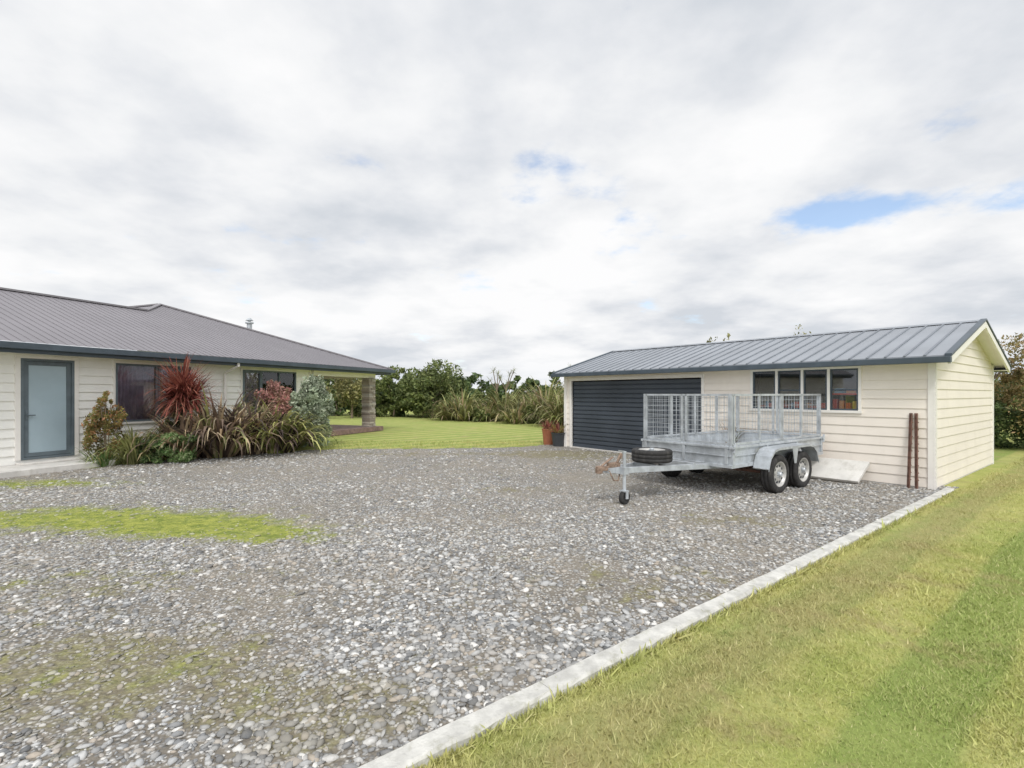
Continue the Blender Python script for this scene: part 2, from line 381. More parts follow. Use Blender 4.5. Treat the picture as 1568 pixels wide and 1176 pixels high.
for x0 in (1.545,2.015,2.505): b.box(x0,x0+.05,-.03,.033,win[2],win[3])
b.obj('corner_and_window_trim',mTrim,shed,bevel=.003)
b=B(Fg); b.box(-.036,.07,0,.032,0,2.25); b.box(SW-.07,SW+.03,0,.032,0,2.25); b.obj('gable_corner_trim',mTrim,shed,bevel=.003)
b=B(Ff)
panes=[(1.08,1.545),(1.595,2.015),(2.065,2.505),(2.555,3.02)]
for p,q in panes:
    for a0,a1,z0,z1 in((p,q,win[2],win[2]+.03),(p,q,win[3]-.03,win[3]),(p,p+.028,win[2]+.03,win[3]-.03),(q-.028,q,win[2]+.03,win[3]-.03)): b.box(a0,a1,-.02,.022,z0,z1)
for i in (0,2):
    p,q=panes[i]; b.box(p,q,-.018,.02,1.66,1.685)
b.obj('window_frames',mDark,shed)
b=B(Ff)
for p,q in panes: b.box(p+.02,q-.02,-.004,.0,win[2]+.02,win[3]-.02)
b.obj('window_glass_panes',mGlass,shed)
b=B(Ff); z=.03;P=[]
while z<1.97:
    P+= [(z,-.075),(z+.012,-.045),(z+.095,-.045),(z+.107,-.075)]; z+=.1215
pts=[];fs=[]
for (z,o) in P: pts+=[(gd[0],o,z),(gd[1],o,z)]
for i in range(len(P)-1): fs.append((2*i,2*i+1,2*i+3,2*i+2))
b.add(pts,fs); b.box((gd[0]+gd[1])/2-1.5,(gd[0]+gd[1])/2-1.35,-.045,-.02,.85,.9); b.box(gd[0],gd[1],-.09,-.03,0,.045)
b.obj('roller_door',mDoorDark,shed)
b=B(Fs); b.box(.05,4.0,2.4,2.44,.04,2.18); b.box(4.05,4.09,.1,2.4,.04,2.18); b.box(.1,SL-.1,.1,SW-.1,2.185,2.195); b.obj('interior_lining',mInt,shed)
b=B(Fs); b.box(.3,3.6,.05,.8,1.24,1.28); b.box(.4,.46,.3,.36,.03,1.24); b.box(3.4,3.46,.3,.36,.03,1.24); b.obj('workbench',mWood,shed)
b=B(Fs); b.box(1.1,1.56,.06,.24,1.58,1.61);b.box(1.1,1.13,.06,.24,1.28,1.58); b.box(1.24,1.31,.07,.2,1.285,1.43); b.box(1.46,1.53,.07,.2,1.285,1.50)
for a,h in ((1.64,1.42),(1.82,1.36),(2.12,1.44),(2.32,1.38),(2.62,1.41),(2.84,1.36)): b.box(a,a+.11,.07,.22,1.285,h)
b.obj('red_boxes',mRed,shed)
b=B(Fs); b.box(1.34,1.42,.07,.2,1.285,1.47); b.box(1.15,1.30,.07,.2,1.615,1.68); b.box(1.94,1.99,.07,.2,1.285,1.42); b.box(2.43,2.48,.07,.2,1.285,1.46); b.obj('orange_boxes',mOrange,shed)
b=B(Fs)
b.box(1.14,1.20,.07,.2,1.285,1.46); b.box(1.76,1.79,.07,.15,1.285,1.48); b.box(2.57,2.60,.08,.12,1.285,1.6); b.obj('yellow_tools',mYel,shed)
b=B(Fs); b.box(1.35,1.5,.07,.2,1.615,1.70); b.box(2.24,2.29,.07,.2,1.285,1.42); b.box(2.74,2.79,.07,.2,1.285,1.45); b.obj('blue_bins',mBlueBox,shed)
ov=.25
b=B(Fs)
for s0,z0,s1,z1 in((-.25,2.2,SW/2,3.0),(SW+.25,2.2,SW/2,3.0)):
    b.extrude([(-ov,s0,z0),(SL+ov,s0,z0),(SL+ov,s1,z1),(-ov,s1,z1)],(0,0,.025))
b.obj('roof_sheets',mRoof,shed)
b=B(Fs); a=-ov+.03
while a<SL+ov:
    for s0,s1 in((-.26,SW/2),(SW+.26,SW/2)):
        b.extrude([(a,s0,2.222),(a+.035,s0,2.222),(a+.035,s1,3.023),(a,s1,3.023)],(0,0,.018))
    a+=.27
b.obj('roof_ribs',mRoofRib,shed)
b=B(Fs)
b.extrude([(-ov-.01,SW/2-.16,2.995),(-ov-.01,SW/2,3.045),(-ov-.01,SW/2+.16,2.995),(-ov-.01,SW/2,3.03)],(SL+2*ov+.02,0,0.012)); b.obj('ridge_cap',mRoof,shed)
b=B(Fs)
for a0,a1 in((-ov-.02,-ov+.02),(SL+ov-.02,SL+ov+.02)):
    for s0 in(-.28,SW+.28):
        b.extrude([(a0,s0,2.08),(a0,SW/2,2.885),(a0,SW/2,3.0),(a0,s0,2.19)],(a1-a0,0,0))
b.obj('barge_boards',mTrim,shed)
b=B(Fs)
for a0,a1 in((-ov-.035,-ov+.06),(SL+ov-.06,SL+ov+.035)):
    for s0 in(-.28,SW+.28):
        b.extrude([(a0,s0,2.20),(a0,SW/2,3.02),(a0,SW/2,3.058),(a0,s0,2.248)],(a1-a0,0,0))
for s0,s1 in((-.36,-.255),(SW+.255,SW+.36)): b.box(-ov-.03,SL+ov+.03,s0,s1,2.10,2.2)
b.obj('gutter_and_barge_cap',mDark,shed,bevel=.008)
b=B(Fs); b.box(-ov,SL+ov,-.25,-.0,2.12,2.135); b.box(-ov,SL+ov,SW,SW+.25,2.12,2.135)
for s0 in(-.2,SW+.2): b.extrude([(-ov+.02,s0,2.19),(0,s0,2.19),(0,SW/2,2.97),(-ov+.02,SW/2,2.97)],(0,0,.01))
b.obj('soffit',mTrim,shed)

# ---------------------------------------------------------------- house
D3=(.368,.930);Nn=(.93,-.368);H0=(-10.35,10.58)
house=empty('weatherboard_house'); Fh=frame(H0,D3,Nn)
door=(0,.957,.2,2.35);w1=(1.81,3.72,.9,2.35);w2=(5.38,7.54,.9,2.35)
b=B(Fh); clad(b,-9,8.25,.12,2.46,[door,w1,w2],bh=.19,lap=.034); b.obj('front_wall',mWhiteBoard,house)
Fe=frame((H0[0]+D3[0]*8.25,H0[1]+D3[1]*8.25),(-Nn[0],-Nn[1]),D3); b=B(Fe); clad(b,0,9,.12,2.46,bh=.19); b.obj('end_wall',mWhiteBoard,house)
b=B(Fh); b.box(-9,8.23,-.12,-.01,0,.15); b.box(8.24,12.0,-6,.15,0,.10); b.obj('foundation',mPath,house)
b=B(Fh)
b.box(8.17,8.28,0,.05,.12,2.44)
b.box(-.09,-.0,-.02,.05,.2,2.35);b.box(.957,1.045,-.02,.05,.2,2.35);b.box(-.09,1.045,-.02,.052,2.352,2.42)
for w in (w1,w2):
    b.box(w[0]-.05,w[0],-.02,.05,w[2],w[3]);b.box(w[1],w[1]+.05,-.02,.05,w[2],w[3]);b.box(w[0]-.05,w[1]+.05,-.02,.052,w[3],w[3]+.06);b.box(w[0]-.07,w[1]+.07,-.02,.065,w[2]-.05,w[2])
b.obj('facings',mTrim,house,bevel=.003)
b=B(Fh)
def rect(b,a0,a1,z0,z1,t,o0,o1):
    b.box(a0,a0+t,o0,o1,z0,z1);b.box(a1-t,a1,o0,o1,z0,z1);b.box(a0+t,a1-t,o0,o1,z0,z0+t);b.box(a0+t,a1-t,o0,o1,z1-t,z1)
rect(b,0,.957,.2,2.35,.05,-.03,.055); rect(b,.055,.902,.255,2.295,.085,-.02,.028); b.box(.10,.125,.028,.075,1.13,1.16); b.box(.10,.24,.06,.078,1.13,1.155)
b.box(.085,.13,.028,.04,1.05,1.25)
rect(b,w1[0],w1[1],w1[2],w1[3],.045,-.03,.055); b.box(2.78,2.83,-.02,.035,.94,2.31); rect(b,2.84,3.66,.955,2.295,.04,-.01,.04)
rect(b,w2[0],w2[1],w2[2],w2[3],.045,-.03,.055); b.box(6.08,6.13,-.02,.035,.94,2.31); b.box(6.80,6.85,-.02,.035,.94,2.31); rect(b,5.43,6.07,.955,2.295,.035,-.01,.04)
b.obj('window_and_door_frames',mFrame,house,bevel=.003)
b=B(Fh); b.box(.14,.817,-.0,.012,.34,2.21); b.obj('frosted_door_glass',mFrost,house)
b=B(Fh)
for w in(w1,w2): b.box(w[0]+.03,w[1]-.03,-.004,0,w[2]+.03,w[3]-.03)
b.obj('window_glass_panes',mGlass,house)
b=B(Fh)
for c0,c1 in((1.85,2.78),(3.0,3.7),(5.4,6.4),(6.75,7.5)):
    pts=[];fs=[];k=70
    for i in range(k+1):
        a=c0+(c1-c0)*i/k; o=-.065+.03*math.sin(a*62+math.sin(a*9)*2); pts+=[(a,o,.85),(a,o,2.33)]
    for i in range(k): fs.append((2*i,2*i+1,2*i+3,2*i+2))
    b.add(pts,fs)
b.obj('curtains',mCurt,house,smooth=True)
b=B(Fh); b.box(-8.5,8.2,-4,-3.95,0,2.4); b.box(4.4,4.45,-4,-.1,.1,2.4); b.box(-9,8.2,-4,-.1,.18,.2); b.obj('interior_walls',mInt,house)
E=.6
def R(u,v,dz=0): return (u,E-v,2.65+.372*v+dz)
Vb=12.5;
b=B(Fh)
b.poly([R(-9,0),R(12.4,0),R(6.44,5.96),R(5.11,4.63),R(-9,4.63)])
def Rz(u,v,z): return (u,E-v,z)
zr=2.65+.372*5.96; zw=2.65+.372*4.63
b.poly([Rz(12.4,0,2.65),Rz(12.4,Vb,2.65),Rz(6.44,Vb,zr),Rz(6.44,5.96,zr)])
b.poly([Rz(6.44,5.96,zr),Rz(6.44,Vb,zr),Rz(.48,Vb,2.65),Rz(.48,9.26,2.65),Rz(5.11,4.63,zw)])
b.poly([Rz(-9,4.63,zw),Rz(5.11,4.63,zw),Rz(.48,9.26,2.65),Rz(-9,9.26,2.65)])
b.obj('roof_sheets',mHRoof,house)
b=B(Fh); u=-8.95
while u<12.3:
    vm=4.63 if u<5.11 else (4.63+u-5.11 if u<6.44 else 12.4-u)
    if vm>.1: b.extrude([R(u,-.02,.003),R(u+.03,-.02,.003),R(u+.03,vm,.003),R(u,vm,.003)],(0,0,.007))
    u+=.19
v=0.1
while v<Vb:
    dd=min(v,5.96); b.extrude([Rz(12.4,v,2.653),Rz(12.4,v+.03,2.653),Rz(12.4-dd,v+.03,2.653+.372*dd),Rz(12.4-dd,v,2.653+.372*dd)],(0,0,.007)); v+=.19
b.obj('roof_ribs',mHRib,house)
b=B(Fh)
b.beam(R(12.42,-.02,.02),R(6.44,5.96,.03),.16,.05); b.beam(R(-9,4.63,.02),R(5.11,4.63,.02),.2,.05); b.beam(R(5.11,4.63,.02),R(6.44,5.96,.03),.14,.04); b.beam(Rz(6.44,5.96,zr+.02),Rz(6.44,Vb,zr+.02),.2,.05)
b.obj('ridge_caps',mHRoof,house)
b=B(Fh); b.box(-9,12.52,E-.01,E+.11,2.50,2.63); b.box(12.40,12.52,E-Vb,E-.012,2.50,2.63); b.box(-9,12.38,E-.05,E-.012,2.42,2.62); b.box(12.34,12.38,E-Vb,E-.052,2.42,2.62)
b.obj('gutter_fascia',mDark,house,bevel=.01)
b=B(Fh); b.box(-9,12.33,E-Vb,E-.052,2.462,2.48); b.obj('soffit',mSoffit,house)
b=B(Fh); b.box(8.3,11.9,-.12,.12,2.27,2.46); b.box(11.72,11.9,-6,-.13,2.27,2.46); b.obj('veranda_beam',mTrim,house)
b=B(Fh)
b.beam((4.75,E+.02,2.5),(4.75,E+.02,2.40),.08,n=12);b.beam((4.75,E+.02,2.42),(4.75,.09,2.22),.08,n=12);b.beam((4.75,.09,2.24),(4.75,.09,.1),.08,n=12)
b.obj('downpipe',mTrim,house,smooth=False)
b=B(Fh)
for ca,cb in((11.62,-.02),(11.62,-5.6)):
    z=.2
    while z<2.27:
        h=random.uniform(.045,.085); h=min(h,2.27-z+.001)
        sp=random.uniform(-.08,.08)
        j=lambda:random.uniform(-.02,.02)
        b.box(ca-.20+j(),ca+sp-.004,cb-.20+j(),cb+.20+j(),z,z+h-.006); b.box(ca+sp+.004,ca+.20+j(),cb-.20+j(),cb+.20+j(),z,z+h-.006)
        z+=h
b.obj('stone_columns',mStoneCol,house)
b=B(Fh)
for i in range(27):
    a=8.3+i*.145; b.box(a,a+.138,-6,.28,.1,.2)
b.box(8.3,12.2,.285,.31,.02,.19)
b.obj('veranda_deck',mWood,house)
b=B(Fh); fc=(9.3,E-4.8); b.beam((fc[0],fc[1],3.75),(fc[0],fc[1],4.5),.2,n=16); b.beam((fc[0],fc[1],4.5),(fc[0],fc[1],4.55),.32,n=16); b.beam((fc[0],fc[1],4.62),(fc[0],fc[1],4.72),.3,n=16,r2=.4); b.beam((fc[0],fc[1],4.55),(fc[0],fc[1],4.62),.12,n=8)
b.obj('chimney_flue',mGalv,house)
b=B(Fh); b.box(-9,1.2,.06,1.1,0,.12); b.box(-.1,1.05,.06,.35,.12,.16); b.obj('concrete_path',mPath,bevel=.01)

# ---------------------------------------------------------------- trailer
tr=empty('tandem_cage_trailer'); TD=(.805,.593);TN=(-.593,.805); Ft=frame((3.34,7.66),TD,TN); L=3.09;W=1.67
b=B(Ft)
zb,zt=.46,.76
b.box(0,L,0,.012,zb+.05,zt);b.box(0,L,W-.012,W,zb+.05,zt);b.box(-.0,.012,.012,W-.012,zb+.05,zt);b.box(L-.012,L,.012,W-.012,zb+.05,zt)
b.box(.012,L-.012,.012,W-.012,.535,.54)
b.obj('tray_panels',mGalv,tr)
b=B(Ft)
for bb in(0,W): 
    o=-.025 if bb==0 else 0
    b.box(-.03,L+.03,bb+o,bb+o+.025,zb,zb+.055); b.box(-.03,L+.03,bb+o-.008,bb+o+.033,zt-.002,zt+.035); b.box(-.002,L+.002,bb+o+.005,bb+o+.02,.635,.655)
for aa in(0,L):
    o=-.025 if aa==0 else 0
    b.box(aa+o,aa+o+.025,.002,W-.002,zb+.001,zb+.053); b.box(aa+o-.008,aa+o+.033,.036,W-.036,zt,zt+.033); b.box(aa+o+.005,aa+o+.02,.002,W-.002,.634,.654)
for aa in(.0,1.02,2.05,L-.05):
    b.box(aa,aa+.05,-.03,-.001,zb+.056,zt-.004);b.box(aa,aa+.05,W+.001,W+.03,zb+.056,zt-.004)
for bb in(.05,.8,W-.1): b.box(-.03,-.001,bb,bb+.05,zb+.056,zt-.004); b.box(L+.001,L+.03,bb,bb+.05,zb+.056,zt-.004)
for bb in(.3,W-.36): b.box(.01,L-.01,bb,bb+.06,.44,.532)
for i in range(7): b.box(.1+i*.48,.14+i*.48,.03,W-.03,.485,.53)
for bb in(.25,W-.25): b.beam((.55,bb,.45),(-1.72,.835+(bb-.835)*.09,.49),.05,.085)
b.box(-.35,-.29,.42,W-.42,.44,.53); b.box(-1.0,-.94,.62,1.06,.44,.53)
b.box(-1.85,-1.55,.77,.90,.46,.535)
b.obj('chassis_and_drawbar',mGalv,tr,bevel=.004)
b=B(Ft); c0,c1=zt+.035,1.60
def panel(p,q,posts,wires,th,zlo=c0,zhi=c1):
    P=Vector(p+(0,));Q=Vector(q+(0,)); T=.032
    f=lambda k,z:tuple(P.lerp(Q,k))[:2]+(z,)
    for k in posts: b.beam(f(k,zlo),f(k,zhi),T)
    for z in(zlo+.03,zhi-.017): b.beam(f(0,z),f(1,z),T)
    bb=wr; n_=int((Q-P).length/wires)
    for i in range(1,n_): bb.beam(f(i/n_,zlo),f(i/n_,zhi),th)
    z=zlo+wires
    while z<zhi-.02: bb.beam(f(0,z),f(1,z),th); z+=wires
wr=B(Ft)
panel((.02,.015),(L-.02,.015),(0,.02,.27,.5,.52,.75,1),.1,.0042); panel((.02,W-.015),(L-.02,W-.015),(0,.25,.5,.75,1),.1,.0042)
panel((.02,.05),(.02,W-.05),(0,.48,.53,1),.075,.0055)
panel((L-.02,.05),(L-.02,W-.05),(0,.48,.53,1),.1,.0042)
b.obj('cage_frames',mGalv,tr); wr.obj('cage_mesh',mGalv,tr)
b=B(Ft)
for b0,b1 in((-.29,-.032),(W+.032,W+.29)):
    pr=[(.56,.43),(.64,.62),(.76,.72),(.9,.745),(1.96,.745),(2.1,.72),(2.22,.62),(2.30,.43)]
    out=[(a,z) for a,z in pr]; inn=[(a+(-.012 if a>1.43 else .012),z-.012) for a,z in pr][::-1]
    for i in range(len(pr)-1):
        q=[out[i],out[i+1],inn[len(pr)-2-i],inn[len(pr)-1-i]]; b.extrude([(a,b0,z) for a,z in q],(0,b1-b0,0))
    e=b0 if b0<0 else b1-.01
    for i in range(len(pr)-1):
        (a0,z0),(a1,z1)=pr[i],pr[i+1]; b.extrude([(a0,e,z0),(a1,e,z1),(a1,e,z1-.04),(a0,e,z0-.04)],(0,.01,0))
    b.extrude([(1.33,e,.71),(1.53,e,.71),(1.46,e,.46),(1.40,e,.46)],(0,.01,0))
b.obj('mudguards',mGalv,tr,bevel=.003)
tyre=B(Ft);rim=B(Ft);hub=B(Ft);dk=B(Ft)
R0=.31
tp=[(.20,-.085),(.24,-.098),(.28,-.096),(.300,-.085),(R0,-.065),(R0,-.035),(R0-.007,-.032),(R0-.007,-.026),(R0,-.023),(R0,.023),(R0-.007,.026),(R0-.007,.032),(R0,.035),(R0,.065),(.300,.085),(.28,.096),(.24,.098),(.20,.085)]
def wheel(c,ax,sgn):
    tyre.lathe(c,ax,tp,40)
    rim.lathe(c,ax,[(.203,.088*sgn),(.195,.09*sgn),(.185,.075*sgn),(.178,.045*sgn),(.16,.04*sgn),(.10,.065*sgn),(.085,.07*sgn),(.05,.06*sgn),(.0,.06*sgn)],32,closed=False)
    hub.lathe(c,ax,[(.038,.05*sgn),(.038,.10*sgn),(.03,.112*sgn),(0,.112*sgn)],16,closed=False)
    C=Vector(c);A_=Vector(ax).normalized();up=Vector((0,0,1)) if abs(A_.z)<.9 else Vector((1,0,0));x=A_.cross(up).normalized();y=A_.cross(x)
    for i in range(10):
        an=2*math.pi*i/10; p=C+(x*math.cos(an)+y*math.sin(an))*.132
        dk.beam(tuple(p+A_*(.045*sgn)),tuple(p+A_*(.062*sgn)),.042,n=10)
    for i in range(5):
        an=2*math.pi*i/5; p=C+(x*math.cos(an)+y*math.sin(an))*.062; hub.beam(tuple(p+A_*(.06*sgn)),tuple(p+A_*(.082*sgn)),.018,n=6)
for aa in(1.02,1.84):
    wheel((aa,-.15,R0),(0,1,0),-1); wheel((aa,W+.15,R0),(0,1,0),1)
wheel((-.83,.835,.645),(0,0,1),1)
tyre.obj('tyres',mRubber,tr,smooth=True); rim.obj('rims',mRim,tr,smooth=True); hub.obj('hubs',mGalv,tr); dk.obj('rim_holes',mPot,tr)
b=B(Ft)
for aa in(1.02,1.84): b.beam((aa,-.1,.31),(aa,W+.1,.31),.045,n=10)
for bb in(.28,W-.28):
    for aa in(1.02,1.84):
        for k in range(4): b.box(aa-.36+k*.05,aa+.36-k*.05,bb-.02,bb+.02,.34+k*.012,.35+k*.012)
        b.beam((aa-.36,bb,.34),(aa-.36,bb,.45),.03); b.beam((aa+.36,bb,.34),(aa+.36,bb,.45),.03)
b.obj('axles_and_springs',mRust,tr)
b=B(Ft)
b.box(-2.02,-1.82,.80,.87,.50,.56); b.lathe((-2.0,.835,.50),(0,0,1),[(.0,.08),(.05,.07),(.055,.03),(.05,-.03),(0,-.03)],16)
b.beam((-1.95,.835,.57),(-1.72,.835,.68),.035,.02); b.box(-1.80,-1.6,.79,.88,.537,.60); b.beam((-1.66,.80,.60),(-1.58,.80,.73),.03); b.beam((-1.58,.87,.60),(-1.45,.87,.70),.025)
b.beam((-1.85,.78,.5),(-1.78,.76,.36),.018);b.beam((-1.78,.76,.36),(-1.66,.78,.34),.018);b.beam((-1.66,.78,.34),(-1.6,.8,.46),.018)
b.obj('tow_coupling',mRustGalv,tr,bevel=.006)
b=B(Ft); b.beam((-1.62,.70,.16),(-1.62,.70,.74),.05,n=12); b.beam((-1.62,.70,.74),(-1.62,.70,.77),.06,n=12); b.beam((-1.62,.70,.77),(-1.74,.70,.79),.014); b.box(-1.67,-1.57,.66,.78,.44,.54)
b.beam((-1.62,.65,.20),(-1.62,.65,.09),.012,.05);b.beam((-1.62,.75,.20),(-1.62,.75,.09),.012,.05);b.box(-1.66,-1.58,.645,.755,.19,.21)
b.obj('jockey_stand',mGalv,tr)
b=B(Ft); b.lathe((-1.62,.70,.105),(0,1,0),[(.02,-.03),(.085,-.03),(.10,-.02),(.10,.02),(.085,.03),(.02,.03)],20); b.obj('jockey_wheel',mRubber,tr,smooth=True)
b=B(Ft); b.box(L+.031,L+.06,.02,.2,.52,.6); b.box(L+.031,L+.06,W-.2,W-.02,.52,.6); b.obj('tail_lights',mLamp,tr)
b=B(Ft); 
for aa in(.0,L-.03): b.beam((aa,-.05,.70),(aa+.03,-.05,.84),.03); b.box(aa-.03,aa+.06,-.06,-.032,.76,.80)
b.obj('gate_latches',mGalv,tr)

# ---------------------------------------------------------------- small things
def post(name,t0,lean):
    b=B(Ff); p=(t0,.20,.0);q=(t0+lean,.05,1.27)
    b.beam(p,q,.05,.008); b.beam((p[0]+.022,p[1]-.02,0),(q[0]+.022,q[1]-.02,1.27),.008,.045)
    for z in np.arange(.15,1.2,.12):
        k=z/1.27; b.beam((p[0]+lean*k-.02,p[1]-.15*k+.006,z),(p[0]+lean*k+.0,p[1]-.15*k+.006,z+.02),.012)
    b.obj(name,mRust)
post('rusty_steel_post',.17,.04); post('rusty_steel_post',.28,.0)
b=B(Ff); b.extrude([(.94,.46,.02),(1.96,.46,.02),(1.9,.06,.34),(.88,.06,.34)],(0,.04,.045)); b.obj('leaning_white_panel',mPanel,bevel=.006)

def strap(name,bases,mats,parent=None,seg=6):
    V=[];Fc=[];mi=[];n0=0
    for (x,y,z,az,el,Ln,w,dr,m) in bases:
        p=np.array([x,y,z],float); e=el; rows=[]; side=np.array([-math.sin(az),math.cos(az),0])
        for i in range(seg+1):
            k=i/seg; ww=w*(.7+1.2*k-1.9*k*k) if k<1 else .002
            ww=max(ww,.003)
            rows+= [p-side*ww/2,p+side*ww/2]
            p=p+np.array([math.cos(az)*math.cos(e),math.sin(az)*math.cos(e),math.sin(e)])*Ln/seg
            e-=dr/seg*(.1+1.8*k)
            p[2]=max(p[2],.01)
        V+=rows
        for i in range(seg): Fc.append((n0+2*i,n0+2*i+1,n0+2*i+3,n0+2*i+2)); mi.append(m)
        n0+=2*(seg+1)
    return mesh_np(name,np.array(V),np.array(Fc),mats,parent,np.array(mi))
def flax(name,x,y,n_,Ln,mats,r=.25,w=.06,el=(.5,1.45),dr=(.6,2.2),parent=None,probs=None,z=0):
    bs=[]
    for i in range(n_):
        az=random.uniform(0,6.283); rr=r*random.random()**.5; e=random.uniform(*el)
        m=random.choices(range(len(mats)),probs)[0] if probs else random.randrange(len(mats))
        bs.append((x+math.cos(az)*rr,y+math.sin(az)*rr,z,az+random.gauss(0,.3),e,Ln*random.uniform(.6,1.1),w*random.uniform(.7,1.2),random.uniform(*dr),m))
    return strap(name,bs,mats,parent,7)
def leafcloud(specs,size,jit=.4):
    P=[]
    for cx,cy,cz,rx,ry,rz,m,cl in specs:
        d=rng.normal(size=(cl,3)); d/=np.linalg.norm(d,axis=1)[:,None]; d*=rng.uniform(.45,1.0,(cl,1))
        cs=rng.uniform(.14,.34,cl); idx=rng.integers(0,cl,m)
        q=rng.normal(size=(m,3)); q/=np.linalg.norm(q,axis=1)[:,None]; q*=rng.uniform(.5,1,(m,1))
        p=d[idx]+q*cs[idx][:,None]; P.append(p*np.array([rx,ry,rz])+np.array([cx,cy,cz]))
    P=np.concatenate(P); P=P[P[:,2]>.02]; m=len(P)
    a=rng.normal(size=(m,3)); a/=np.linalg.norm(a,axis=1)[:,None]; c=rng.normal(size=(m,3)); c=np.cross(a,c); c/=np.linalg.norm(c,axis=1)[:,None]
    s=size*np.exp(rng.normal(0,jit*.6,m))[:,None]
    V=np.stack([P-a*s,P-c*s*.42,P+a*s,P+c*s*.42],1).reshape(-1,3)
    return V,np.arange(4*m).reshape(-1,4)
def tree(name,x,y,h,r,n_,leafsize,mat,trunk=.08,base=.25,cl=26):
    e=empty(name)
    b=B()
    b.beam((x,y,-.05),(x+.05,y,h*.5),trunk*2,n=8,r2=.6)
    for i in range(7):
        az=i*.9+random.random(); z0=h*random.uniform(.2,.5); L_=r*random.uniform(.5,.9)
        p=(x+.03,y,z0); q=(x+math.cos(az)*L_,y+math.sin(az)*L_,z0+h*random.uniform(.2,.42)); b.beam(p,q,trunk*.9,n=6,r2=.3)
    b.obj('trunk_and_limbs',mBark,e)
    specs=[(x,y,h*(base+(1-base)/2),r,r,h*(1-base)/2,n_//2,cl)]
    for i in range(5):
        az=random.uniform(0,6.28); rr=r*random.uniform(.35,.65); hz=h*random.uniform(base+.15,.85); s=random.uniform(.3,.5)
        specs.append((x+math.cos(az)*rr,y+math.sin(az)*rr,hz,r*s,r*s,h*s*.5,n_//10,8))
    V,Fc=leafcloud(specs,leafsize); mesh_np('foliage',V,Fc,[mat],e)
    return e
fDk=foliage('foliage_dark_green',[(.05,.085,.035),(.10,.145,.055),(.17,.21,.08)])
fMid=foliage('foliage_mid_green',[(.09,.125,.045),(.17,.21,.075),(.28,.31,.12)])
fOl=foliage('foliage_olive',[(.13,.14,.06),(.27,.26,.11),(.40,.36,.17)])
fSil=foliage('foliage_silver',[(.18,.23,.15),(.38,.44,.31),(.60,.64,.50)])
fLime=foliage('foliage_lime',[(.10,.20,.06),(.22,.34,.12),(.44,.50,.28)])
fRedO=foliage('foliage_bronze',[(.16,.18,.05),(.26,.22,.08),(.38,.18,.09)])
fPink=foliage('foliage_pink',[(.20,.17,.09),(.42,.20,.18),(.52,.30,.26)])
fCord=foliage('leaf_cordyline_red',[(.13,.04,.035),(.30,.09,.07),(.48,.20,.14)])
fBr=foliage('leaf_flax_bronze',[(.06,.045,.04),(.14,.10,.075),(.28,.20,.15)])
fTan=foliage('leaf_flax_dry',[(.34,.24,.14),(.50,.38,.24),(.62,.52,.36)])
fFl=foliage('leaf_flax_green',[(.15,.17,.06),(.28,.30,.11),(.44,.44,.20)])
fYl=foliage('leaf_flax_variegated',[(.14,.18,.05),(.44,.45,.14),(.62,.60,.26)])
fManu=foliage('foliage_manuka',[(.14,.14,.06),(.28,.23,.10),(.42,.29,.15)])

# garden by the house
cx,cy=-8.15,12.5; cord=empty('red_cordyline')
b=B(); b.beam((cx-.05,cy,0),(cx,cy,1.68),.13,n=9,r2=.7); b.beam((cx,cy,.9),(cx+.22,cy,1.55),.08,n=8,r2=.7); b.obj('trunk',mBark,cord)
bs=[]
for hx,hz,cnt,ln in((0,1.68,620,1.0),(.22,1.55,240,.8),(-.2,1.5,160,.75)):
    for i in range(cnt):
        az=random.uniform(0,6.28); el=math.asin(random.uniform(-.6,.97)); 
        bs.append((cx+hx+random.uniform(-.1,.1),cy+random.uniform(-.1,.1),hz+random.uniform(-.2,.1),az,el,ln*random.uniform(.65,1.08),.034,random.uniform(.1,1.5),0))
for i in range(160): bs.append((cx,cy,1.5+random.uniform(-.2,.1),random.uniform(0,6.28),random.uniform(-.9,.0),random.uniform(.5,.8),.03,random.uniform(.5,1.6),1))
strap('leaves',bs,[fCord,fTan],cord,5)
flax('bronze_flax',-7.45,12.8,380,2.0,[fBr,fTan,fFl],.45,.085,(.7,1.52),(1.0,3.7),probs=[.55,.30,.15])
flax('bronze_flax',-7.05,13.5,300,1.85,[fBr,fTan],.45,.08,(.7,1.5),(1.2,3.7),probs=[.5,.5])
flax('bronze_flax',-7.95,12.2,190,1.55,[fBr,fTan],.3,.07,(.7,1.5),(1.4,3.7),probs=[.5,.5])
flax('variegated_flax',-6.35,13.8,340,1.6,[fYl,fBr],.4,.085,(.6,1.45),(1.4,3.7),probs=[.75,.25])
flax('variegated_flax',-6.75,14.4,180,1.75,[fYl,fFl],.3,.08,(.7,1.5),(1.0,3.4),probs=[.6,.4])
flax('green_strap_plant',-8.65,11.55,240,1.1,[fFl],.25,.035,(.7,1.5),(.8,3.2))
flax('green_strap_plant',-9.05,11.2,110,.6,[fFl,fLime],.25,.03,(.5,1.4),(.8,2.6))
def shrub(name,specs,size,mat):
    e=empty(name); b=B()
    for s in specs:
        for i in range(5):
            az=i*1.3; b.beam((s[0],s[1],-.02),(s[0]+math.cos(az)*s[3]*.5,s[1]+math.sin(az)*s[3]*.5,s[2]+s[5]*.3),.025,n=6,r2=.4)
    b.obj('stems',mBark,e); V,Fc=leafcloud(specs,size); mesh_np('foliage',V,Fc,[mat],e); return e
shrub('bronze_green_shrub',[(-9.12,11.35,.7,.42,.40,.72,4200,40),(-9.1,11.3,1.3,.2,.2,.32,700,10)],.032,fRedO)
shrub('green_groundcover',[(-7.85,11.75,.34,.60,.45,.46,7500,56),(-8.4,11.6,.24,.38,.3,.34,2600,26)],.035,fLime)
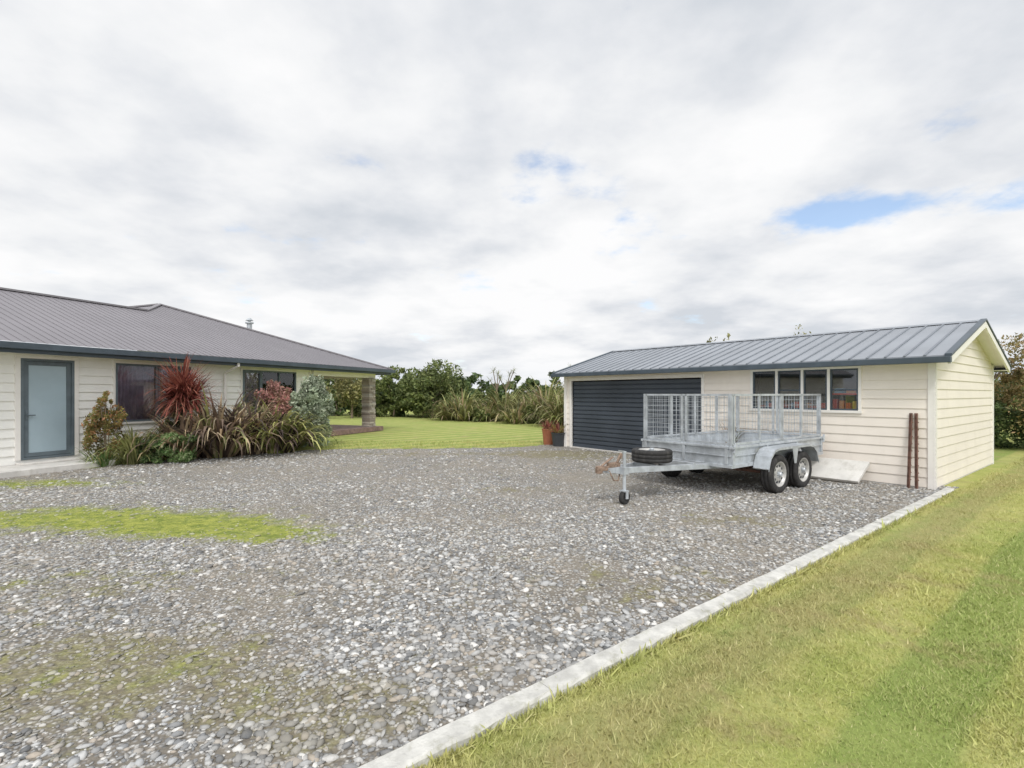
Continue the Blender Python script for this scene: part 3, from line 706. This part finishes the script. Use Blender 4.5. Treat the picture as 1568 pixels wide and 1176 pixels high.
shrub('silver_leaved_shrub',[(-6.1,15.2,.95,.72,.6,1.08,11000,80),(-6.0,15.1,1.5,.42,.35,.52,2400,18)],.05,fSil)
shrub('pink_leaved_shrub',[(-7.0,14.9,1.2,.6,.5,.75,5000,42)],.05,fPink)
shrub('low_garden_hedge',[(-7.4,14.1,.65,.5,.5,.65,2400,26),(-8.5,12.6,.55,.45,.4,.55,2200,24),(-6.7,14.7,.5,.5,.5,.5,1600,18)],.045,fMid)

# boundary planting
specs=[]
x=-34
while x<-3.2:
    y=37+random.uniform(-2,2); h=random.uniform(2.4,3.8) if x<-4.5 else 2.6
    specs.append((x,y,h*.5,random.uniform(1.2,1.9),1.3,h*.52,int(1700*h/3),30))
    if random.random()<.7: specs.append((x+.5,y-2.5,.8,1.1,.8,.95,600,14))
    x+=random.uniform(.8,1.5)
e=empty('boundary_tree_row'); b=B()
for s in specs:
    for i in range(3): b.beam((s[0]+random.uniform(-.2,.2),s[1],-.05),(s[0]+random.uniform(-.8,.8),s[1],s[2]*1.5),.13,n=6,r2=.3)
b.obj('trunks',mBark,e)
V1,F1=leafcloud(specs[::2],.14); mesh_np('foliage_a',V1,F1,[fMid],e); V2,F2=leafcloud(specs[1::2],.14); mesh_np('foliage_b',V2,F2,[fDk],e)
specs=[]; x=-40
while x<70:
    y=62+random.uniform(-3,3); h=random.uniform(2.5,4.2); specs.append((x,y,h*.5,2.6,2,h*.55,900,18)); x+=random.uniform(1.6,2.6)
e=empty('distant_shelterbelt'); V1,F1=leafcloud(specs,.3); mesh_np('foliage',V1,F1,[fDk],e)
tree('olive_tree',-10.5,33,3.0,1.3,4200,.10,fOl); tree('round_green_tree',-5.3,33.5,3.7,2.0,10500,.11,fMid,base=.02,cl=75); tree('round_green_tree',-8.2,35,3.5,1.6,5600,.12,fMid,base=.1,cl=36); tree('olive_tree',-12.6,32,2.5,1.2,3200,.1,fOl,base=.1)
for i,(x,y,Ln,n_) in enumerate([(-2.9,30,2.5,240),(-1.5,29.5,1.6,150),(-.5,30.5,2.7,260),(.9,28.5,2.0,200),(1.9,28.5,3.1,300),(3.3,27,2.5,240),(-3.9,31,1.8,150),(2.5,25,2.3,220),(3.6,24.5,2.9,260),(4.8,26,3.1,260),(.2,27.2,1.5,130),(1.0,31.5,2.2,150)]):
    flax('flax_bush',x,y,n_,Ln,[fFl,fOl,fTan],.45,.10,(.45,1.5),(1.0,3.4),probs=[.5,.32,.18])
shrub('boundary_shrubs',[(-3.4,32.5,.9,1.0,.8,.95,1500,22),(-2.0,32,.8,.9,.8,.9,1200,18),(.4,32.5,1.0,1.3,.8,1.0,1600,22),(2.6,31,1.1,1.3,.8,1.1,1600,22),(1.2,27.0,.45,.7,.5,.5,800,14),(-1.9,28.6,.35,.6,.4,.4,700,12)],.08,fMid)
for x,y in((-1.0,33),(3.9,30.5),(-.4,33.5)):
    e=empty('cabbage_tree'); b=B(); b.beam((x,y,0),(x,y,2.2),.14,n=8,r2=.7); bs=[]
    for k in range(4):
        p=(x+random.uniform(-.5,.5),y+random.uniform(-.4,.4),random.uniform(2.3,3.2)); b.beam((x,y,1.8),p,.07,n=7,r2=.7)
        for i in range(32):
            bs.append(p+(random.uniform(0,6.28),math.asin(random.uniform(-.5,1)),random.uniform(.3,.5),.028,random.uniform(.1,.8),0))
    b.obj('trunk',mBark,e); strap('leaves',bs,[fFl],e,4)
for x,y,h,r,mt in((15.0,13.6,3.6,1.3,fManu),(16.8,14.6,3.9,1.6,fMid),(14.6,15.6,3.7,1.4,fManu),(19,14.5,3.8,1.8,fOl)): tree('manuka_tree',x,y,h,r,9000,.05,mt,base=.05,cl=60)
for x,y,h in((8.1,19.5,3.85),(11.6,20.3,4.25),(3.9,20.2,3.45)): tree('native_shrub_tree',x,y,h,.7,1500,.06,fOl,base=.3)
specs=[(x,15+random.uniform(-.5,.5)+(x-14)*.1,.7,.9,.8,.9,1800,24) for x in np.arange(13.6,26,.9)]
e=empty('side_hedge'); V1,F1=leafcloud(specs,.06); mesh_np('foliage',V1,F1,[fDk],e)
specs=[(x,26+random.uniform(-1,1),1.3,1.4,1.2,1.3,900,20) for x in np.arange(6,45,1.6)]
e=empty('back_hedge'); V1,F1=leafcloud(specs,.13); mesh_np('foliage',V1,F1,[fMid],e)
def pot(name,x,y,r,h,mat,lv,Ln):
    e=empty(name); b=B(); b.lathe((x,y,0),(0,0,1),[(0,0),(r*.75,0),(r,h*.92),(r*1.06,h*.93),(r*1.06,h),(r*.9,h),(r*.85,h*.9),(0,h*.9)],24,closed=False); b.obj('pot',mat,e,smooth=False)
    flax('leaves',x,y,90,Ln,lv,r*.5,.03,(.5,1.5),(.5,2),e,z=h*.85)
    return e
pot('potted_red_plant',1.42,15.35,.22,.42,mPot,[fCord,fRedO],.5)
pot('potted_red_plant',1.15,15.9,.2,.5,mTerra,[fCord],.45)
pot('potted_dry_plant',4.72,10.95,.17,.4,mPot,[fTan,fRedO],.75)

# ---------------------------------------------------------------- sky + light
w=bpy.data.worlds.new('World'); scene.world=w; w.use_nodes=True; n=N(w.node_tree); bg=w.node_tree.nodes['Background']
STR=.12; bg.inputs['Strength'].default_value=STR
sund=Vector((.02,-.82,.95)).normalized()
sky=n.n('ShaderNodeTexSky',sky_type='NISHITA'); sky.sun_disc=False; sky.sun_elevation=math.asin(sund.z); sky.sun_rotation=math.atan2(sund.x,sund.y)%(2*math.pi)
tc=n.n('ShaderNodeTexCoord').outputs['Generated']; sp=n.n('ShaderNodeSeparateXYZ'); n.put(sp.inputs[0],tc); x,y,z=sp.outputs
zc=n.math('ADD',n.math('MAXIMUM',z,0),.20)
cb=n.n('ShaderNodeCombineXYZ'); n.put(cb.inputs[0],n.math('DIVIDE',x,zc)); n.put(cb.inputs[1],n.math('DIVIDE',y,zc)); P=cb.outputs[0]
mp=n.n('ShaderNodeMapping'); n.put(mp.inputs[0],P); mp.inputs['Location'].default_value=(5.3,2.9,0)
cov=n.noise(mp.outputs[0],2.6,8,.58)
az=n.math('ARCTAN2',x,y); el=n.math('ARCSINE',z)
def blob(a0,e0,ra,re,w_):
    a=n.math('DIVIDE',n.math('SUBTRACT',az,a0),ra); e=n.math('DIVIDE',n.math('SUBTRACT',el,e0),re)
    return n.math('MULTIPLY',n.math('EXPONENT',n.math('MULTIPLY',n.math('ADD',n.math('MULTIPLY',a,a),n.math('MULTIPLY',e,e)),-1)),w_)
t=n.math('MULTIPLY_ADD',n.math('SUBTRACT',cov,.5),1.4,.53)
for q in((.60,.290,.17,.028,.37),(.80,.262,.12,.028,.38),(.15,.36,.15,.08,.15),(.20,.30,.14,.05,.14),(.0,.5,.12,.10,.08),(.76,.40,.08,.03,.16)): t=n.math('SUBTRACT',t,blob(*q))
dens=n.rng(t,.08,.38)
sh=n.noise(mp.outputs[0],1.0,5,.5); sh2=n.noise(mp.outputs[0],3.4,7,.56)
lum=n.math('ADD',n.math('MULTIPLY',sh,.72),n.math('MULTIPLY',sh2,.30))
cl=n.ramp(n.rng(lum,.39,.60,0,1,False),[(0,(.66,.695,.745)),(.35,(.79,.81,.845)),(.65,(.90,.91,.925)),(1,(.985,.985,.99))])
hz=n.rng(z,0,.09,1,0); cl=n.mix(n.math('MULTIPLY',hz,.45),cl,(.82,.86,.91))
dt=n.n('ShaderNodeVectorMath',operation='DOT_PRODUCT'); n.put(dt.inputs[0],tc); dt.inputs[1].default_value=tuple(sund)
glow=n.math('MULTIPLY_ADD',n.math('POWER',n.math('MAXIMUM',dt.outputs['Value'],0),5),1.6,1.0)
sc_=n.n('ShaderNodeVectorMath',operation='SCALE'); n.put(sc_.inputs[0],cl); n.put(sc_.inputs['Scale'],n.math('MULTIPLY',glow,1.0/STR))
skyb=n.n('ShaderNodeVectorMath',operation='SCALE'); n.put(skyb.inputs[0],sky.outputs[0]); skyb.inputs['Scale'].default_value=1.7
veil=n.math('MULTIPLY_ADD',dens,.85,.15)
n.put(bg.inputs['Color'],n.mix(veil,skyb.outputs[0],sc_.outputs[0]))
sl=bpy.data.lights.new('sun','SUN'); sl.energy=1.5; sl.angle=math.radians(12); sl.color=(1,.97,.92); so=link(bpy.data.objects.new('sun',sl)); so.rotation_euler=(-sund).to_track_quat('-Z','Y').to_euler()

cam=bpy.data.cameras.new('camera'); cam.sensor_width=36; cam.lens=771/1568*36; cam.shift_y=15/1568; cam.clip_end=3000; cam.clip_start=.05
co=link(bpy.data.objects.new('camera',cam)); co.location=(0,0,1.6); co.rotation_euler=(math.radians(90),0,0); scene.camera=co
